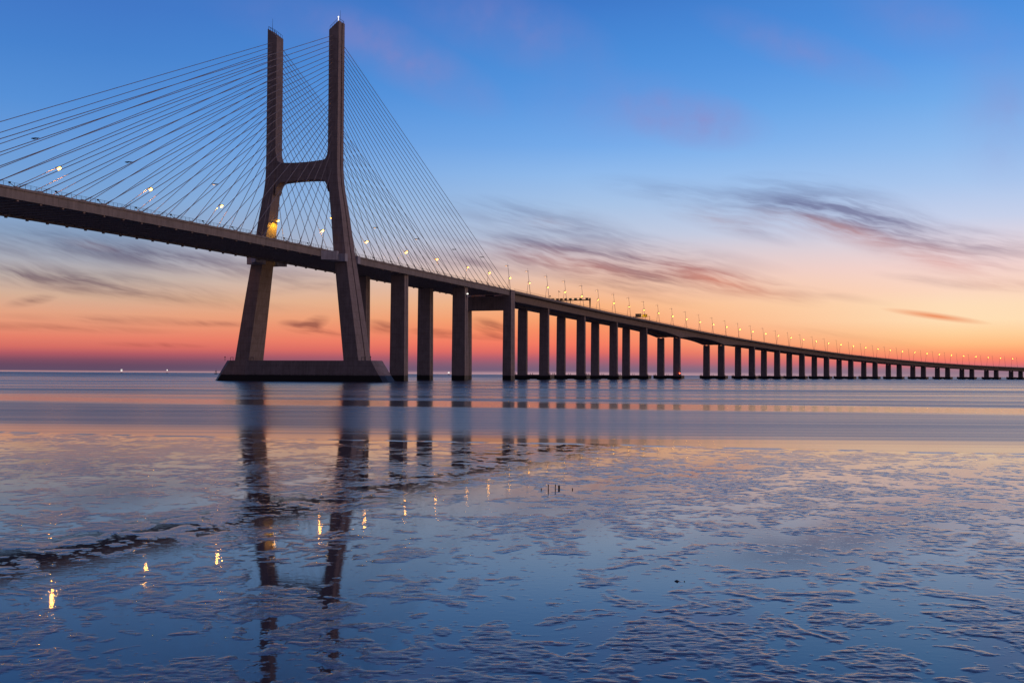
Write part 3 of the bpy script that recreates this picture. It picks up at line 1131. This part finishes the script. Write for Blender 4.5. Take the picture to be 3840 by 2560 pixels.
ld = bpy.data.lights.new('sign_light', 'SPOT')
ld.energy = 420
ld.color = (1.0, 0.7, 0.12)
ld.spot_size = math.radians(110)
ld.spot_blend = 0.6
ld.shadow_soft_size = 0.15
lo = bpy.data.objects.new('sign_light', ld)
COL.objects.link(lo)
lo.parent = g_
lo.location = (9.5, -3.4, 2.4)
lo.rotation_euler = (math.radians(115), 0, 0)

for s, off, lab in ((262.5, 14.3, 'round dark sign seen from behind, at the foot of the third near lamp post'), (434, -6, 'round dark sign seen from behind, left of the two square boards')):
    t_ = thing('round_sign', lab, 'road sign', P(s, off, zdeck(s)), -axis(s)[2], 'round road signs on the viaduct')
    bm = bmesh.new()
    tube(bm, (0, 0, -0.9), (0, 0, 2.0), 0.06, 6)
    make_obj('pole', bm, M_DARK, t_)
    bm = bmesh.new()
    tube(bm, (0, -0.1, 1.75), (0, -0.02, 1.75), 0.42, 20)
    make_obj('disc', bm, M_DARK, t_)

t_ = thing('camera_mast', 'thin mast with a small drooping camera above the sign gantry', 'camera mast', P(279, 14, zdeck(279)), -axis(279)[2])
bm = bmesh.new()
tube(bm, (0, 0, -0.4), (0, 0, 6.0), 0.05, 5)
make_obj('pole', bm, M_DARK, t_)
bm = bmesh.new()
tube(bm, (-0.1, 0, 6.1), (1.2, 0, 5.4), 0.16, 6, 0.08)
tube(bm, (-0.15, 0, 6.1), (0.25, 0, 5.95), 0.3, 8)
make_obj('camera_housing', bm, M_DARK, t_)

# small navigation lights
x0, rz = rot_frame(V[4])
t_ = thing('navigation_light', 'red navigation light on the pile cap left of the widest viaduct span', 'navigation light', P(V[4], 10.8, 3.2), rz)
bm = bmesh.new()
tube(bm, (0, -3.0, 0), (0, -3.0, 1.4), 0.12, 6)
make_obj('post', bm, M_DARK, t_)
bm = bmesh.new()
bmesh.ops.create_icosphere(bm, subdivisions=2, radius=0.42, matrix=Matrix.Translation((0, -3.0, 1.8)))
make_obj('lamp_lens', bm, M_RED, t_, True)
t_ = thing('inspection_lamp', 'white lamp box on the side of the pier with columns before the anchor pier', 'lamp', P(SIDE[1], 13.35, 43.6), rot_frame(SIDE[1])[1])
bm = bmesh.new()
box(bm, -0.2, 0.5, -0.4, 0.4, -1.5, 0.1)
make_obj('housing', bm, M_FAIR, t_)
bm = bmesh.new()
box(bm, 0.1, 0.6, -0.3, 0.3, 0.12, 0.5)
make_obj('lamp_lens', bm, emit('dim_white_lamp', (1.0, 0.97, 0.85), 3.0), t_)


def ground(px, py, z=0.0):
    """point of the water plane seen at a spot of the photograph (3840 px wide)"""
    v = Vector(((px - 1920) / F_PX, -(py - 1280) / F_PX, -1.0))
    d = cam.matrix_world.to_3x3() @ v
    o = Vector((0, 0, CAM_H))
    k = (z - o.z) / d.z
    return o + d * k


# beacon standing in the river, far off
t_ = thing('channel_beacon', 'small dark channel beacon on the horizon left of the pylon footing', 'beacon', (811 - 1920) / F_PX * 2600 * Vector((1, 0, 0)) + Vector((0, 2600, 0)))
bm = bmesh.new()
box(bm, -2.9, 2.9, -2, 2, -1, 2.0)
make_obj('base', bm, M_DARK, t_)
bm = bmesh.new()
for a, b_ in ((-1, -1), (1, -1), (1, 1), (-1, 1)):
    tube(bm, (a * 1.9, b_ * 1.4, 2), (a * 0.7, b_ * 0.7, 7), 0.22, 5)
box(bm, -1.5, 1.5, -1.2, 1.2, 5.4, 6.2)
box(bm, -1.0, 1.0, -0.8, 0.8, 6.2, 7.2)
make_obj('lattice', bm, M_DARK, t_)
bm = bmesh.new()
tube(bm, (0, 0, 7), (0, 0, 12.4), 0.4, 6, 0.25)
make_obj('mast', bm, M_DARK, t_)


def boat(px, dist, lab, length, lamps):
    t_ = thing('fishing_boat', lab, 'boat', ((px - 1920) / F_PX * dist, dist, 0), group='boats with lights on the horizon')
    bm = bmesh.new()
    h = length / 2
    loft(bm, [[(-h, -0.5, z * 0.9), (-h * 0.7, -1.2, z * 0.8), (h * 0.6, -1.2, z * 0.8), (h, 0, z), (h * 0.6, 1.2, z * 0.8), (-h * 0.7, 1.2, z * 0.8)] for z in (-0.3, 1.6)])
    make_obj('hull', bm, M_STEEL, t_)
    bm = bmesh.new()
    box(bm, -h * 0.4, h * 0.2, -0.9, 0.9, 1.25, 3.2)
    tube(bm, (0, 0, 3.1), (0, 0, 11.0), 0.09, 5)
    make_obj('cabin', bm, M_STEEL, t_)
    for a, b_, c, d in lamps:
        bm = bmesh.new()
        box(bm, a, b_, -0.4, 0.3, c, d)
        make_obj('deck_lamp', bm, M_WHITE, t_)


boat(457, 3500, 'boat showing two white lights one above the other, far left on the horizon', 8, [(-2.6, 2.6, 9.8, 11.4), (-2.6, 2.6, 5.6, 7.0)])
boat(628, 3500, 'boat with a single white masthead light, between the twin-light boat and the beacon', 7, [(-1.2, 1.2, 8.6, 11.6)])
boat(1684, 3500, 'boat with a pale light seen between the second and third side span piers', 7, [(-3.0, 2.0, 6.4, 8.6)])

# stakes left standing in the mud
for (x, yb, yt, wpx, lab) in ((2030, 1838.5, 1829.5, 3.6, 'short stub of a stake, leftmost of the five in the mud'), (2056.3, 1838, 1816, 3.8, 'tall thin stake, second from the left in the mud'),
                              (2082.5, 1835, 1815, 3.6, 'tall thin stake in the middle of the five'), (2096, 1833, 1819, 7, 'thick stump standing right beside a thin stake'),
                              (2146.5, 1836, 1829, 3.6, 'small broken stake apart at the right of the row')):
    q = ground(x, yb)
    sc_ = F_PX / q.y
    hgt = (yb - yt) / sc_
    r_ = wpx / sc_ / 2
    bm = bmesh.new()
    n = 6
    rings = []
    for j in range(n):
        z = -0.25 + (hgt + 0.25) * j / (n - 1)
        rr = r_ * (1 + 0.16 * math.sin(j * 2.3 + x))
        rings.append([(rr * math.cos(a) + 0.1 * r_ * math.sin(j + x), rr * math.sin(a), z + (0.01 * math.cos(a * 2) if j == n - 1 else 0)) for a in [k * math.pi / 4 for k in range(8)]])
    loft(bm, rings)
    o = make_obj('wooden_stake', bm, M_WOOD)
    o.location = (q.x, q.y, 0)
    tag(o, lab, 'stake', 'wooden stakes in the mud')

for (x, y, wpx, hpx, lab) in ((2538, 2180, 22, 4.5, 'small pointed black stone alone in the still water'), (2566.5, 2181, 6, 2.5, 'tiny black stone just right of the pointed one')):
    q = ground(x, y)
    sc_ = F_PX / q.y
    w_ = wpx / sc_ / 2
    hgt = hpx / sc_ + 0.006
    bm = bmesh.new()
    bmesh.ops.create_icosphere(bm, subdivisions=3, radius=1.0)
    for v in bm.verts:
        a = v.co.copy()
        k = 1 + 0.18 * math.sin(a.x * 5 + 1) * math.cos(a.y * 4 + 2)
        p_ = max(0.0, 1 - abs(a.x - 0.05)) ** 0.8
        v.co = (a.x * w_ * k, a.y * w_ * 0.7 * k, (a.z * p_ * hgt * 1.15 * k) if a.z > 0 else a.z * 0.03)
    o = make_obj('stone', bm, M_ROCK)
    o.location = (q.x, q.y, 0.004)
    tag(o, lab, 'stone', 'stones in the shallows')
